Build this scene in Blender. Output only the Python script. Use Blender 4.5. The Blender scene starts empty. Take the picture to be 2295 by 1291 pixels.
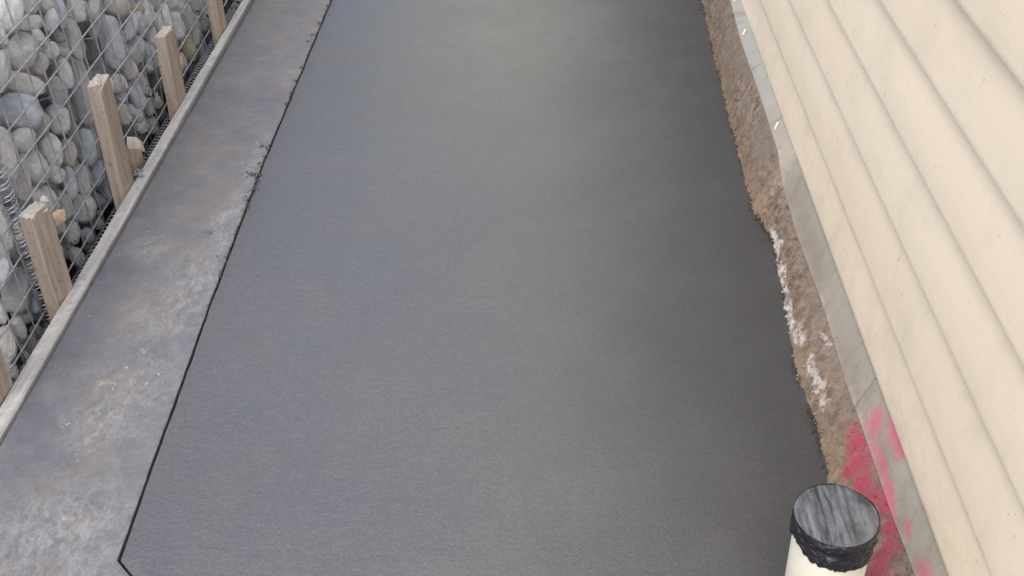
import bpy, bmesh, math, random
import numpy as np
from mathutils import Vector, Matrix, Euler, noise

random.seed(7)
rng = np.random.default_rng(7)
SC = bpy.context.scene
COL = SC.collection

# ------------------------------------------------------------------ camera
H = 1.55                                   # eye height above the path
FPX, CX, CY = 2451.6, 1147.5, 645.5        # focal length and centre in photo pixels (2295 wide)
R = np.array([[0.99895852, 0.02713897, -0.03667906],
              [-0.01357808, -0.59064258, -0.80681905],
              [-0.04356045, 0.8064768, -0.58965894]])
cam_d = bpy.data.cameras.new('camera')
cam = bpy.data.objects.new('camera', cam_d)
COL.objects.link(cam)
cam_d.sensor_width = 36.0
cam_d.lens = FPX / 2295.0 * 36.0
cam_d.clip_start = 0.05
cam_d.clip_end = 500
M = Matrix.Identity(4)
for i in range(3):
    M[i][0] = R[0][i]
    M[i][1] = -R[1][i]
    M[i][2] = -R[2][i]
M[2][3] = H
cam.matrix_world = M
SC.camera = cam

# ------------------------------------------------------------------ light
SUN_EL, SUN_AZ = 56.0, 203.0               # a veiled sky, brighter from the open side on the left
world = bpy.data.worlds.new('World')
SC.world = world
world.use_nodes = True
wn = world.node_tree
bg = wn.nodes['Background']
sky = wn.nodes.new('ShaderNodeTexSky')
sky.sky_type = 'NISHITA'
sky.sun_disc = False
sky.sun_elevation = math.radians(SUN_EL)
sky.sun_rotation = math.radians(SUN_AZ)
sky.air_density = 1.0
sky.dust_density = 3.0
sky.ozone_density = 1.0
hsv = wn.nodes.new('ShaderNodeHueSaturation')
hsv.inputs['Saturation'].default_value = 0.68
wn.links.new(sky.outputs[0], hsv.inputs['Color'])
wn.links.new(hsv.outputs[0], bg.inputs['Color'])
bg.inputs['Strength'].default_value = 0.13

sun_d = bpy.data.lights.new('sun', 'SUN')
sun = bpy.data.objects.new('sun', sun_d)
COL.objects.link(sun)
sun_d.energy = 1.4
sun_d.angle = math.radians(70)
sun_d.color = (1.0, 0.93, 0.82)
az, el = math.radians(SUN_AZ), math.radians(SUN_EL)
to_sun = Vector((math.sin(az) * math.cos(el), math.cos(az) * math.cos(el), math.sin(el)))
sun.rotation_euler = to_sun.to_track_quat('Z', 'Y').to_euler()
sun.location = to_sun * 20

SC.view_settings.view_transform = 'Standard'
SC.view_settings.look = 'None'
SC.view_settings.exposure = 1.05
SC.view_settings.gamma = 1.0
SC.view_settings.use_curve_mapping = False

# ------------------------------------------------------------------ helpers
def ray(px):
    d = R.T @ np.array([(px[0] - CX) / FPX, (px[1] - CY) / FPX, 1.0])
    return d

def on(px, axis, v):
    """The point of the plane axis = v that the photo shows at pixel px."""
    d = ray(px); o = np.array([0, 0, H]); t = (v - o[axis]) / d[axis]
    return o + t * d

def proj(p):
    c = R @ (np.asarray(p, float) - np.array([0, 0, H]))
    return CX + FPX * c[0] / c[2], CY + FPX * c[1] / c[2], c[2]

def fbm(p, s, o=3):
    return noise.fractal(Vector(p) * s, 0.6, 2.0, o)

def link(ob, parent=None):
    COL.objects.link(ob)
    if parent is not None:
        ob.parent = parent
    return ob

def obj(name, bm, mat, parent=None, smooth=False, world_at=None):
    me = bpy.data.meshes.new(name)
    if isinstance(bm, bmesh.types.BMesh):
        bm.normal_update(); bm.to_mesh(me); bm.free()
    else:
        me.from_pydata(*bm); me.update()
    if smooth:
        me.polygons.foreach_set('use_smooth', [True] * len(me.polygons))
    if mat is not None:
        me.materials.append(mat)
    o = bpy.data.objects.new(name, me)
    link(o, parent)
    return o

def tag(o, label, cat, group=None):
    o['label'] = label; o['category'] = cat
    if group: o['group'] = group
    return o

def thing(name, label, cat, loc=(0, 0, 0), rz=0, group=None):
    o = bpy.data.objects.new(name, None)
    o.empty_display_size = 0.1
    link(o); o.location = loc; o.rotation_euler = (0, 0, rz)
    return tag(o, label, cat, group)

def structure(o):
    o['kind'] = 'structure'; return o

def stuff(o):
    o['kind'] = 'stuff'; return o

def off(o, parent):
    """A part whose mesh is given in scene coordinates."""
    o.location = -Vector(parent.location); return o

def tube_mesh(pts, r, seg=8, caps=True):
    """Verts and faces of a round rod along pts."""
    pts = [Vector(p) for p in pts]
    V, F = [], []
    n = len(pts)
    up = None
    for i, p in enumerate(pts):
        t = (pts[min(i + 1, n - 1)] - pts[max(i - 1, 0)]).normalized()
        if up is None:
            up = t.orthogonal().normalized()
        up = (up - t * up.dot(t)).normalized()
        s = t.cross(up)
        for k in range(seg):
            a = 2 * math.pi * k / seg
            V.append(p + (up * math.cos(a) + s * math.sin(a)) * r)
    for i in range(n - 1):
        for k in range(seg):
            a, b = i * seg + k, i * seg + (k + 1) % seg
            F.append((a, b, b + seg, a + seg))
    if caps:
        F.append(tuple(range(seg))[::-1]); F.append(tuple(range((n - 1) * seg, n * seg)))
    return [tuple(v) for v in V], [], F

def box_bm(sx, sy, sz, c=(0, 0, 0), bevel=0.0, seg=2):
    bm = bmesh.new()
    bmesh.ops.create_cube(bm, size=1)
    for v in bm.verts:
        v.co = Vector((v.co.x * sx + c[0], v.co.y * sy + c[1], v.co.z * sz + c[2]))
    if bevel:
        bmesh.ops.bevel(bm, geom=bm.edges[:], offset=bevel, segments=seg, profile=0.5, affect='EDGES')
    return bm

# ------------------------------------------------------------------ node helper
class NT:
    def __init__(self, name):
        self.m = bpy.data.materials.new(name)
        self.m.use_nodes = True
        self.t = self.m.node_tree
        self.b = self.t.nodes['Principled BSDF']
        self._c = None
    def n(self, typ, **kw):
        x = self.t.nodes.new(typ)
        for k, v in kw.items(): setattr(x, k, v)
        return x
    def put(self, sock, v):
        if isinstance(v, bpy.types.NodeSocket): self.t.links.new(v, sock)
        elif v is not None: sock.default_value = v
    def coord(self):
        if self._c is None:
            self._c = self.n('ShaderNodeTexCoord').outputs['Object']
        return self._c
    def scale(self, s, vec=None):
        x = self.n('ShaderNodeVectorMath', operation='MULTIPLY')
        self.put(x.inputs[0], vec or self.coord()); x.inputs[1].default_value = s
        return x.outputs[0]
    def noise(self, scale, detail=3, rough=0.55, vec=None, dist=0.0):
        x = self.n('ShaderNodeTexNoise')
        self.put(x.inputs['Vector'], vec or self.coord())
        x.inputs['Scale'].default_value = scale; x.inputs['Detail'].default_value = detail
        x.inputs['Roughness'].default_value = rough; x.inputs['Distortion'].default_value = dist
        return x.outputs['Fac']
    def voro(self, scale, vec=None, feature='F1', rand=1.0):
        x = self.n('ShaderNodeTexVoronoi', feature=feature)
        self.put(x.inputs['Vector'], vec or self.coord())
        x.inputs['Scale'].default_value = scale; x.inputs['Randomness'].default_value = rand
        return x.outputs['Distance']
    def ramp(self, f, a, b, lo=0.0, hi=1.0, smooth=True):
        x = self.n('ShaderNodeMapRange', interpolation_type='SMOOTHSTEP' if smooth else 'LINEAR')
        self.put(x.inputs['Value'], f)
        x.inputs['From Min'].default_value = a; x.inputs['From Max'].default_value = b
        x.inputs['To Min'].default_value = lo; x.inputs['To Max'].default_value = hi
        return x.outputs['Result']
    def math(self, op, a, b=0.0, clamp=False):
        x = self.n('ShaderNodeMath', operation=op); x.use_clamp = clamp
        self.put(x.inputs[0], a); self.put(x.inputs[1], b)
        return x.outputs[0]
    def mix(self, f, a, b, mode='MIX'):
        x = self.n('ShaderNodeMix', data_type='RGBA', blend_type=mode)
        self.put(x.inputs['Factor'], f)
        for s, v in ((x.inputs['A'], a), (x.inputs['B'], b)):
            if isinstance(v, tuple): v = v + (1.0,) if len(v) == 3 else v
            s2 = [q for q in x.inputs if q.name == s.name and q.type == 'RGBA'][0]
            self.put(s2, v)
        return [q for q in x.outputs if q.type == 'RGBA'][0]
    def sep(self, vec=None):
        x = self.n('ShaderNodeSeparateXYZ'); self.put(x.inputs[0], vec or self.coord()); return x.outputs
    def warp(self, amt, scale, vec=None, detail=3):
        x = self.n('ShaderNodeTexNoise')
        self.put(x.inputs['Vector'], vec or self.coord()); x.inputs['Scale'].default_value = scale; x.inputs['Detail'].default_value = detail
        s = self.n('ShaderNodeVectorMath', operation='SUBTRACT'); self.put(s.inputs[0], x.outputs['Color']); s.inputs[1].default_value = (.5, .5, .5)
        k = self.n('ShaderNodeVectorMath', operation='SCALE'); self.put(k.inputs[0], s.outputs[0]); k.inputs['Scale'].default_value = amt
        a = self.n('ShaderNodeVectorMath', operation='ADD'); self.put(a.inputs[0], vec or self.coord()); self.put(a.inputs[1], k.outputs[0])
        return a.outputs[0]
    def spot(self, vec, c, r, soft=0.5):
        """A stain: 1 at c fading to 0 at the radii r (0 = that axis does not count)."""
        s = self.n('ShaderNodeVectorMath', operation='SUBTRACT'); self.put(s.inputs[0], vec); s.inputs[1].default_value = c
        m = self.n('ShaderNodeVectorMath', operation='MULTIPLY'); self.put(m.inputs[0], s.outputs[0]); m.inputs[1].default_value = tuple(0 if q == 0 else 1 / q for q in r)
        l = self.n('ShaderNodeVectorMath', operation='LENGTH'); self.put(l.inputs[0], m.outputs[0])
        return self.ramp(l.outputs['Value'], soft, 1.0, 1.0, 0.0)
    def spots(self, vec, lst, soft=0.5):
        out = None
        for c, r, k in lst:
            f = self.math('MULTIPLY', self.spot(vec, c, r, soft), k)
            out = f if out is None else self.math('MAXIMUM', out, f)
        return out
    def bump(self, h, strength, dist, prev=None):
        x = self.n('ShaderNodeBump')
        x.inputs['Strength'].default_value = strength; x.inputs['Distance'].default_value = dist
        self.put(x.inputs['Height'], h)
        if prev is not None: self.put(x.inputs['Normal'], prev)
        return x.outputs[0]
    def done(self, color=None, rough=None, normal=None, metal=None, spec=None, coat=None):
        if isinstance(color, tuple) and len(color) == 3: color = color + (1.0,)
        self.put(self.b.inputs['Base Color'], color)
        if rough is not None: self.put(self.b.inputs['Roughness'], rough)
        if normal is not None: self.put(self.b.inputs['Normal'], normal)
        if metal is not None: self.put(self.b.inputs['Metallic'], metal)
        if spec is not None: self.put(self.b.inputs['Specular IOR Level'], spec)
        if coat is not None: self.put(self.b.inputs['Coat Weight'], coat)
        return self.m

# ------------------------------------------------------------------ materials
def mat_fresh():
    n = NT('fresh_concrete')
    big = n.noise(.8, 2, 0.5)
    mid = n.noise(3.2, 4, 0.6)
    w = n.warp(.30, 1.5, detail=4)
    X, Y, _ = n.sep(w)
    # joint-side skylight blue and far greenish sheen, painted into the colour
    col = n.mix(n.ramp(X, -.8, .35), (.114, .122, .145), (.126, .126, .121))
    sheen = n.spot(w, (-.22, 3.75, 0), (.62, 1.7, 0), .0)
    col = n.mix(n.math('MULTIPLY', sheen, .8), col, (.158, .163, .130))
    col = n.mix(n.ramp(big, .3, .7, 0, .35), col, (.112, .110, .110))
    col = n.mix(n.ramp(mid, .35, .75, 0, .3), col, (.137, .136, .134))
    # house-side shade painted into the slab colour along with wetness, ragged and blotchy
    wet_shade = n.math('MULTIPLY', n.ramp(X, -.12, .46), n.ramp(n.noise(5, 4), .15, .6, .78, 1.0))
    col = n.mix(n.math('MULTIPLY', wet_shade, .78), col, (.036, .035, .035))
    fine = n.noise(210, 3, .65)
    col = n.mix(n.ramp(fine, .30, .72, .0, .65), col, n.mix(.5, col, (.03, .03, .034)))
    pits = n.ramp(n.voro(52), .02, .085, 1, 0)
    pits = n.math('MULTIPLY', pits, n.ramp(n.noise(11, 2), .46, .60))
    col = n.mix(n.math('MULTIPLY', pits, .5), col, (.03, .03, .034))
    grain = n.noise(150, 4, .7)
    trowel = n.noise(1, 3, .6, n.scale((9, 40, 9), n.warp(.25, 1.1)))
    nb = n.bump(trowel, .30, .005)
    nb = n.bump(n.noise(66, 5, .70), .48, .0042, nb)
    nb = n.bump(grain, .62, .0026, nb)
    nb = n.bump(pits, .5, -.002, nb)
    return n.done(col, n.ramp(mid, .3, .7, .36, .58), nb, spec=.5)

def mat_cured():
    n = NT('cured_concrete')
    g = lambda p: tuple(on(p, 2, 0))
    w = n.warp(.13, 5, detail=5)
    big = n.noise(2.6, 5, .62)
    col = n.mix(n.ramp(big, .32, .68), (.126, .135, .166), (.160, .163, .178))
    mott = n.noise(15, 7, .72, n.warp(.04, 10))
    col = n.mix(n.ramp(mott, .48, .68, 0, .55), col, (.225, .225, .24))
    col = n.mix(n.ramp(mott, .50, .34, 0, .5), col, (.105, .108, .122))
    # tan staining down the middle of the strip
    X, Y, _ = n.sep(w)
    band = n.math('MULTIPLY', n.ramp(X, -1.11, -1.0), n.ramp(X, -.86, -.93))
    farb = n.ramp(Y, 1.9, 2.8)
    band = n.math('MAXIMUM', n.math('MULTIPLY', band, .8), n.math('MULTIPLY', farb, .75))
    br = n.math('MULTIPLY', band, n.ramp(n.noise(7, 6, .7), .40, .60))
    col = n.mix(n.math('MULTIPLY', br, .50), col, (.20, .175, .145))
    br2 = n.math('MULTIPLY', band, n.ramp(n.noise(26, 5, .7), .50, .66))
    col = n.mix(n.math('MULTIPLY', br2, .35), col, (.16, .125, .09))
    pale = n.spots(w, [(g((420, 640)), (.13, .26, 0), .95), (g((510, 500)), (.08, .30, 0), .95), (g((340, 560)), (.10, .08, 0), .9),
                       (g((560, 380)), (.06, .32, 0), .6), (g((230, 950)), (.17, .17, 0), .95), (g((120, 1190)), (.32, .2, 0), .95), (g((380, 700)), (.17, .22, 0), .8),
                       (g((300, 880)), (.22, .26, 0), .7), (g((40, 1290)), (.45, .14, 0), .9)], 0)
    stroke = n.noise(1, 8, .76, n.scale((42, 20, 30), n.warp(.07, 10)))
    tiny = n.noise(1, 6, .75, n.scale((95, 60, 60), n.warp(.02, 30)))
    f = n.math('ADD', n.math('MULTIPLY', stroke, .6), n.math('MULTIPLY', tiny, .4))
    pale_m = n.math('MULTIPLY', pale, n.ramp(f, .40, .64))
    col = n.mix(n.math('MULTIPLY', pale_m, .85), col, (.34, .34, .35))
    sc = n.math('MULTIPLY', n.ramp(n.noise(1, 3, .6, n.scale((70, 26, 30), n.warp(.06, 7))), .66, .74), n.ramp(n.noise(4.5, 2), .46, .6))
    col = n.mix(n.math('MULTIPLY', sc, n.math('MULTIPLY', n.ramp(pale, 0, .5), .8)), col, (.58, .57, .56))
    flecks = n.math('MULTIPLY', n.ramp(n.voro(34, n.warp(.03, 40)), .05, .10, 1, 0), n.ramp(n.noise(6, 3), .52, .6))
    col = n.mix(n.math('MULTIPLY', flecks, .7), col, (.55, .55, .56))
    cream = n.spots(n.warp(.05, 30, detail=5), [(g((236, 856)), (.03, .014, 0), 1), (g((330, 780)), (.02, .01, 0), .9)], .2)
    col = n.mix(n.math('MULTIPLY', n.math('MULTIPLY', cream, n.ramp(n.noise(70, 5, .7), .44, .6)), .7), col, (.42, .38, .28))
    dk = n.spots(n.warp(.04, 34, detail=5), [(g((470, 520)), (.020, .016, 0), 1), (g((490, 572)), (.012, .010, 0), 1), (g((562, 18)), (.014, .03, 0), .8)], .1)
    col = n.mix(n.math('MULTIPLY', n.math('MULTIPLY', dk, n.ramp(n.noise(120, 3, .6), .4, .6)), .85), col, (.05, .05, .055))
    fine = n.noise(220, 3, .65)
    col = n.mix(n.ramp(fine, .3, .75, 0, .45), col, n.mix(.5, col, (.06, .06, .07)))
    # a tooled margin along the joint
    nb = n.bump(n.noise(30, 5, .68), .4, .005)
    nb = n.bump(f, .3, .003, nb)
    nb = n.bump(n.noise(170, 3, .65), .55, .0026, nb)
    return n.done(col, n.ramp(big, .3, .7, .58, .78), nb, spec=.4)

def mat_siding():
    n = NT('cream_siding')
    big = n.noise(1, 3, .55, n.scale((2, 1.3, 5)))
    col = n.mix(n.ramp(big, .3, .7), (.81, .69, .525), (.83, .71, .56))
    dirt = n.noise(9, 5, .65)
    col = n.mix(n.ramp(dirt, .46, .78, 0, .38), col, (.60, .53, .41))
    d = n.voro(26, n.warp(.02, 30))
    sp = n.math('MULTIPLY', n.ramp(d, .05, .13, 1, 0), n.ramp(n.noise(9, 3), .50, .58))
    col = n.mix(n.math('MULTIPLY', sp, .45), col, (.25, .20, .13))
    d2 = n.voro(80, n.warp(.02, 40))
    sp2 = n.math('MULTIPLY', n.ramp(d2, .06, .17, 1, 0), n.ramp(n.noise(13, 3), .44, .56))
    grime = n.math('MULTIPLY', n.ramp(n.sep()[2], .48, .16), n.ramp(n.noise(1, 6, .72, n.scale((9, 16, 26))), .42, .66))
    col = n.mix(n.math('MULTIPLY', grime, .20), col, (.50, .42, .31))
    col = n.mix(n.math('MULTIPLY', sp2, .5), col, (.36, .29, .2))
    nb = n.bump(n.noise(1, 3, .5, n.scale((30, 4, 60))), .10, .004)
    nb = n.bump(n.noise(140, 3, .6), .10, .0015, nb)
    return n.done(col, .48, nb, spec=.4)

def pink_paint(n, vec, lst, soft=0.0):
    """Spray paint: dense in the middle, breaking into speckle at the rim."""
    m = n.spots(vec, lst, soft)
    sp = n.math('SUBTRACT', n.noise(150, 4, .7), .5)
    cl = n.math('SUBTRACT', n.noise(26, 4, .6), .5)
    f = n.math('ADD', m, n.math('ADD', n.math('MULTIPLY', sp, 1.1), n.math('MULTIPLY', cl, .5)))
    return n.math('MULTIPLY', n.ramp(f, .18, 1.05), n.ramp(m, .0, .12))

def mat_parge():
    n = NT('soil_stained_footing')
    st = n.noise(1, 5, .7, n.scale((52, 52, 52), n.warp(.02, 30)))
    big = n.noise(4.5, 4, .6)
    col = n.mix(n.ramp(st, .32, .7), (.10, .072, .052), (.345, .275, .212))
    col = n.mix(n.ramp(big, .42, .66, 0, .55), col, (.20, .15, .115))
    Z = n.sep()[2]
    up = n.math('MULTIPLY', n.ramp(Z, .03, .075), n.ramp(n.noise(9, 4), .3, .6))
    col = n.mix(n.math('MULTIPLY', up, .6), col, (.235, .195, .165))
    low = n.math('MULTIPLY', n.ramp(Z, .005, .05, 1, 0), n.ramp(n.noise(7, 3), .35, .6))
    col = n.mix(n.math('MULTIPLY', low, .6), col, (.275, .21, .14))
    P = n.scale((0, 1, 1), n.warp(.05, 18, detail=5))
    q = lambda p: (0,) + tuple(foot_point(p)[1:])
    red = n.spots(P, [(q((1690, 430)), (0, .22, .03), 1), (q((1598, 90)), (0, .25, .03), .7)], .1)
    col = n.mix(n.math('MULTIPLY', red, .55), col, (.30, .195, .14))
    white = n.spots(P, [(q((1745, 545)), (0, .09, .014), 1), (q((1758, 620)), (0, .09, .016), 1), (q((1772, 700)), (0, .08, .019), 1), (q((1795, 750)), (0, .05, .018), .95),
                        (q((1822, 820)), (0, .045, .013), .9), (q((1835, 860)), (0, .04, .010), .8), (q((1852, 905)), (0, .03, .008), .7), (q((1850, 765)), (0, .035, .007), .6)], .5)
    white = n.math('MULTIPLY', white, n.ramp(n.noise(62, 6, .75), .40, .56))
    col = n.mix(n.math('MULTIPLY', white, .85), col, (.66, .63, .61))
    pk = pink_paint(n, P, [(q((1915, 965)), (0, .05, .035), .8), (q((1922, 1000)), (0, .07, .035), 1), (q((1928, 1040)), (0, .07, .038), 1), (q((1938, 1085)), (0, .055, .03), 1), (q((1960, 1110)), (0, .06, .03), .9),
                           (q((1978, 1140)), (0, .06, .028), 1), (q((1995, 1185)), (0, .06, .026), .95), (q((1996, 1230)), (0, .06, .03), .85), (q((1980, 1265)), (0, .07, .045), .9), (q((1955, 1290)), (0, .05, .04), .9)])
    dark = n.spots(P, [(q((2010, 1190)), (0, .12, .02), .9), (q((1970, 1095)), (0, .04, .02), .8)], .2)
    col = n.mix(n.math('MULTIPLY', dark, .6), col, (.13, .115, .11))
    col = n.mix(n.math('MULTIPLY', pk, .85), col, (.40, .05, .10))
    fine = n.noise(1, 4, .7, n.scale((190, 190, 190)))
    col = n.mix(n.ramp(fine, .3, .75, 0, .45), col, n.mix(.55, col, (.07, .05, .035)))
    nb = n.bump(st, .6, .006)
    nb = n.bump(n.noise(150, 4, .65), .7, .004, nb)
    return n.done(col, .92, nb, spec=.15)

def mat_strip():
    n = NT('grey_foundation_edge')
    big = n.noise(3.5, 4, .6)
    col = n.mix(n.ramp(big, .3, .7), (.30, .272, .225), (.40, .365, .305))
    Y = n.sep()[1]
    far = n.ramp(Y, 2.6, 3.0)
    col = n.mix(n.math('MULTIPLY', far, .7), col, (.30, .31, .315))
    drip = n.noise(1, 4, .6, n.scale((5, 60, 9)))
    Z = n.sep()[2]
    upper = n.math('MULTIPLY', n.math('MULTIPLY', n.ramp(Z, .11, .15), n.ramp(far, 1, 0)), n.ramp(drip, .5, .75))
    col = n.mix(n.math('MULTIPLY', upper, .55), col, (.22, .205, .17))
    lowr = n.math('MULTIPLY', n.ramp(Z, .07, .14, 1, 0), n.ramp(n.noise(30, 5, .68), .38, .6))
    col = n.mix(n.math('MULTIPLY', lowr, .75), col, (.27, .21, .165))
    P = n.scale((0, 1, 1), n.warp(.045, 18, detail=5))
    q = lambda p: (0,) + tuple(on(p, 0, .59)[1:])
    pk = pink_paint(n, P, [(q((1960, 950)), (0, .06, .05), .85), (q((1985, 965)), (0, .07, .05), .9), (q((1998, 990)), (0, .08, .05), 1), (q((1970, 1005)), (0, .07, .03), .75), (q((1985, 1045)), (0, .08, .03), .95), (q((1998, 1090)), (0, .07, .028), .9),
                           (q((2008, 1130)), (0, .07, .025), .9), (q((2018, 1170)), (0, .06, .025), .8), (q((2040, 1180)), (0, .04, .025), .85), (q((2075, 1290)), (0, .05, .035), .95), (q((2025, 1215)), (0, .04, .02), .5)])
    col = n.mix(n.math('MULTIPLY', pk, .9), col, (.62, .13, .22))
    st2 = n.noise(1, 6, .7, n.scale((20, 22, 14)))
    col = n.mix(n.ramp(st2, .50, .70, 0, .55), col, (.24, .195, .15))
    fine = n.noise(200, 3, .6)
    col = n.mix(n.ramp(fine, .3, .75, 0, .25), col, n.mix(.5, col, (.15, .14, .13)))
    nb = n.bump(drip, .05, .002)
    nb = n.bump(n.noise(120, 4, .6), .35, .002, nb)
    return n.done(col, .7, nb, spec=.3)

def mat_stone():
    n = NT('river_cobble')
    oi = n.n('ShaderNodeObjectInfo')
    rnd = n.math('MULTIPLY', oi.outputs['Random'], 37.0)
    vec = n.n('ShaderNodeVectorMath', operation='ADD')
    n.put(vec.inputs[0], n.coord())
    cmb = n.n('ShaderNodeCombineXYZ'); n.put(cmb.inputs[0], rnd); n.put(cmb.inputs[1], rnd); n.put(vec.inputs[1], cmb.outputs[0])
    v = vec.outputs[0]
    base = oi.outputs['Color']
    a = n.noise(1.6, 5, .62, v, .6)
    col = n.mix(n.ramp(a, .36, .66), n.mix(.28, base, (.16, .16, .165)), base)
    b = n.noise(3.4, 4, .6, v)
    col = n.mix(n.ramp(b, .55, .78, 0, .5), col, (.52, .51, .49))
    c = n.noise(1.1, 3, .5, v, 1.2)
    col = n.mix(n.ramp(c, .60, .76, 0, .26), col, (.40, .33, .24))
    pit = n.math('MULTIPLY', n.ramp(n.voro(9, v), .05, .16, 1, 0), n.ramp(n.noise(2.3, 2, .5, v), .52, .62))
    col = n.mix(n.math('MULTIPLY', pit, .6), col, (.09, .08, .075))
    fine = n.noise(34, 3, .65, v)
    col = n.mix(n.ramp(fine, .3, .75, 0, .35), col, n.mix(.5, col, (.1, .1, .1)))
    nb = n.bump(a, .35, .08)
    nb = n.bump(fine, .25, .02, nb)
    return n.done(col, .72, nb, spec=.35)

def mat_wire():
    n = NT('galvanised_wire')
    a = n.noise(60, 3)
    return n.done(n.mix(n.ramp(a, .3, .7), (.40, .41, .44), (.60, .61, .64)), .42, metal=.45)

def mat_coil():
    n = NT('spiral_wire')
    a = n.noise(40, 3)
    return n.done(n.mix(n.ramp(a, .3, .7), (.40, .42, .47), (.55, .57, .62)), .4, metal=.5)

def mat_wood(name, c1, c2, axis='z', grey=.0):
    n = NT(name)
    s = {'z': (70, 70, 5), 'y': (70, 4, 70)}[axis]
    oi = n.n('ShaderNodeObjectInfo')
    cmb = n.n('ShaderNodeCombineXYZ'); n.put(cmb.inputs[0], n.math('MULTIPLY', oi.outputs['Random'], 9.0))
    ad = n.n('ShaderNodeVectorMath', operation='ADD'); n.put(ad.inputs[0], n.scale(s)); n.put(ad.inputs[1], cmb.outputs[0])
    g = n.noise(1, 4, .6, ad.outputs[0], .4)
    col = n.mix(n.ramp(g, .3, .7), c1, c2)
    blot = n.noise(14, 4, .6)
    col = n.mix(n.ramp(blot, .5, .75, 0, .5), col, (.40, .37, .34))
    dirt = n.noise(60, 4, .65)
    col = n.mix(n.ramp(dirt, .54, .76, 0, .55), col, (.12, .09, .07))
    smear = n.math('MULTIPLY', n.ramp(n.noise(1, 5, .7, n.scale((30, 30, 9))), .55, .7), .5)
    col = n.mix(smear, col, (.40, .38, .355))
    nb = n.bump(g, .4, .002)
    nb = n.bump(dirt, .25, .0015, nb)
    return n.done(col, .82, nb, spec=.2)

def mat_board():
    n = NT('form_board_wood')
    g = n.noise(1, 4, .6, n.scale((120, 5, 60)))
    col = n.mix(n.ramp(g, .3, .7), (.38, .37, .358), (.49, .48, .465))
    sp = n.noise(22, 4, .65)
    col = n.mix(n.ramp(sp, .5, .72, 0, .6), col, (.60, .59, .575))
    dk = n.noise(50, 4, .65)
    col = n.mix(n.ramp(dk, .54, .74, 0, .6), col, (.2, .19, .18))
    sm = n.noise(1, 5, .7, n.scale((40, 7, 40), n.warp(.05, 8)))
    col = n.mix(n.ramp(sm, .54, .66, 0, .55), col, (.30, .30, .305))
    nb = n.bump(g, .35, .0015)
    nb = n.bump(n.noise(120, 3), .4, .0015, nb)
    return n.done(col, .85, nb, spec=.2)

def mat_soil():
    n = NT('dark_soil')
    a = n.noise(18, 6, .7)
    col = n.mix(n.ramp(a, .35, .68), (.022, .016, .013), (.085, .062, .048))
    nb = n.bump(n.noise(45, 5, .7), .8, .02)
    return n.done(col, .95, nb, spec=.1)

def mat_flat(name, c, rough=.6, spec=.4, var=.25, sc=25, bump=.3, bd=.002):
    n = NT(name)
    a = n.noise(sc, 4, .6)
    col = n.mix(n.ramp(a, .3, .7), tuple(q * (1 - var) for q in c), c)
    return n.done(col, rough, n.bump(n.noise(sc * 4, 4, .6), bump, bd), spec=spec)

# ------------------------------------------------------------------ footing geometry (house side)
EDGE = [(0.3, .520), (1.30, .510), (1.486, .511), (1.64, .516), (1.806, .505), (2.045, .523), (2.20, .531), (2.305, .540), (2.453, .512), (2.614, .512), (2.926, .517), (3.433, .526), (3.906, .542), (4.6, .55), (7.0, .55)]
TOPZ = [(on(p, 0, .58)[1], on(p, 0, .58)[2]) for p in [(1638, 0), (1667, 105), (1700, 200), (1731, 294), (1748, 345), (1757, 417), (1776, 477), (1790, 530), (1852, 696), (1897, 846), (1925, 931), (1949, 1001), (2002, 1154), (2040, 1252)]]
TOPZ.sort()
def edge_x(y): return float(np.interp(y, [e[0] for e in EDGE], [e[1] for e in EDGE]))
def top_z(y): return float(np.interp(y, [e[0] for e in TOPZ], [e[1] for e in TOPZ]))

def foot_point(px):
    """Where the photo's pixel px meets the sloping face of the footing."""
    d = ray(px); o = np.array([0, 0, H])
    lo, hi = 0.5, 8.0
    for _ in range(50):
        t = (lo + hi) / 2
        p = o + d * t
        f = min(max(p[2] / max(top_z(p[1]), .02), -.5), 1.5)
        xs = edge_x(p[1]) + (.58 - edge_x(p[1])) * f
        if p[0] < xs: lo = t
        else: hi = t
    return p

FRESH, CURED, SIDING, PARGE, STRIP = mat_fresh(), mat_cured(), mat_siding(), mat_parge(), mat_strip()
STONE, WIRE, COIL, BOARD, SOIL = mat_stone(), mat_wire(), mat_coil(), mat_board(), mat_soil()
STAKE = mat_wood('weathered_stake_wood', (.35, .285, .23), (.50, .415, .34))
ENDGRAIN = mat_wood('grey_end_grain', (.42, .39, .35), (.54, .51, .47))
RAW = mat_wood('raw_split_wood', (.58, .44, .27), (.72, .58, .40))
PALE = mat_flat('pale_splinter', (.68, .62, .54), .8, .2)
CRUMB = mat_flat('wet_concrete_crumb', (.085, .085, .09), .6, .4)
DRYCRUMB = mat_flat('dry_concrete_crumb', (.36, .35, .34), .85, .2)
PVC = mat_flat('white_pvc', (.55, .52, .445), .35, .5, .14, 12, .05, .001)

# ------------------------------------------------------------------ ground and slabs
def sheet(name, x0, x1, y0, y1, z, mat, n=1):
    bm = bmesh.new()
    vs = [bm.verts.new(c) for c in ((x0, y0, z), (x1, y0, z), (x1, y1, z), (x0, y1, z))]
    bm.faces.new(vs)
    return structure(obj(name, bm, mat))

sheet('ground', -120, 120, -120, 120, -.16, SOIL)

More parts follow.
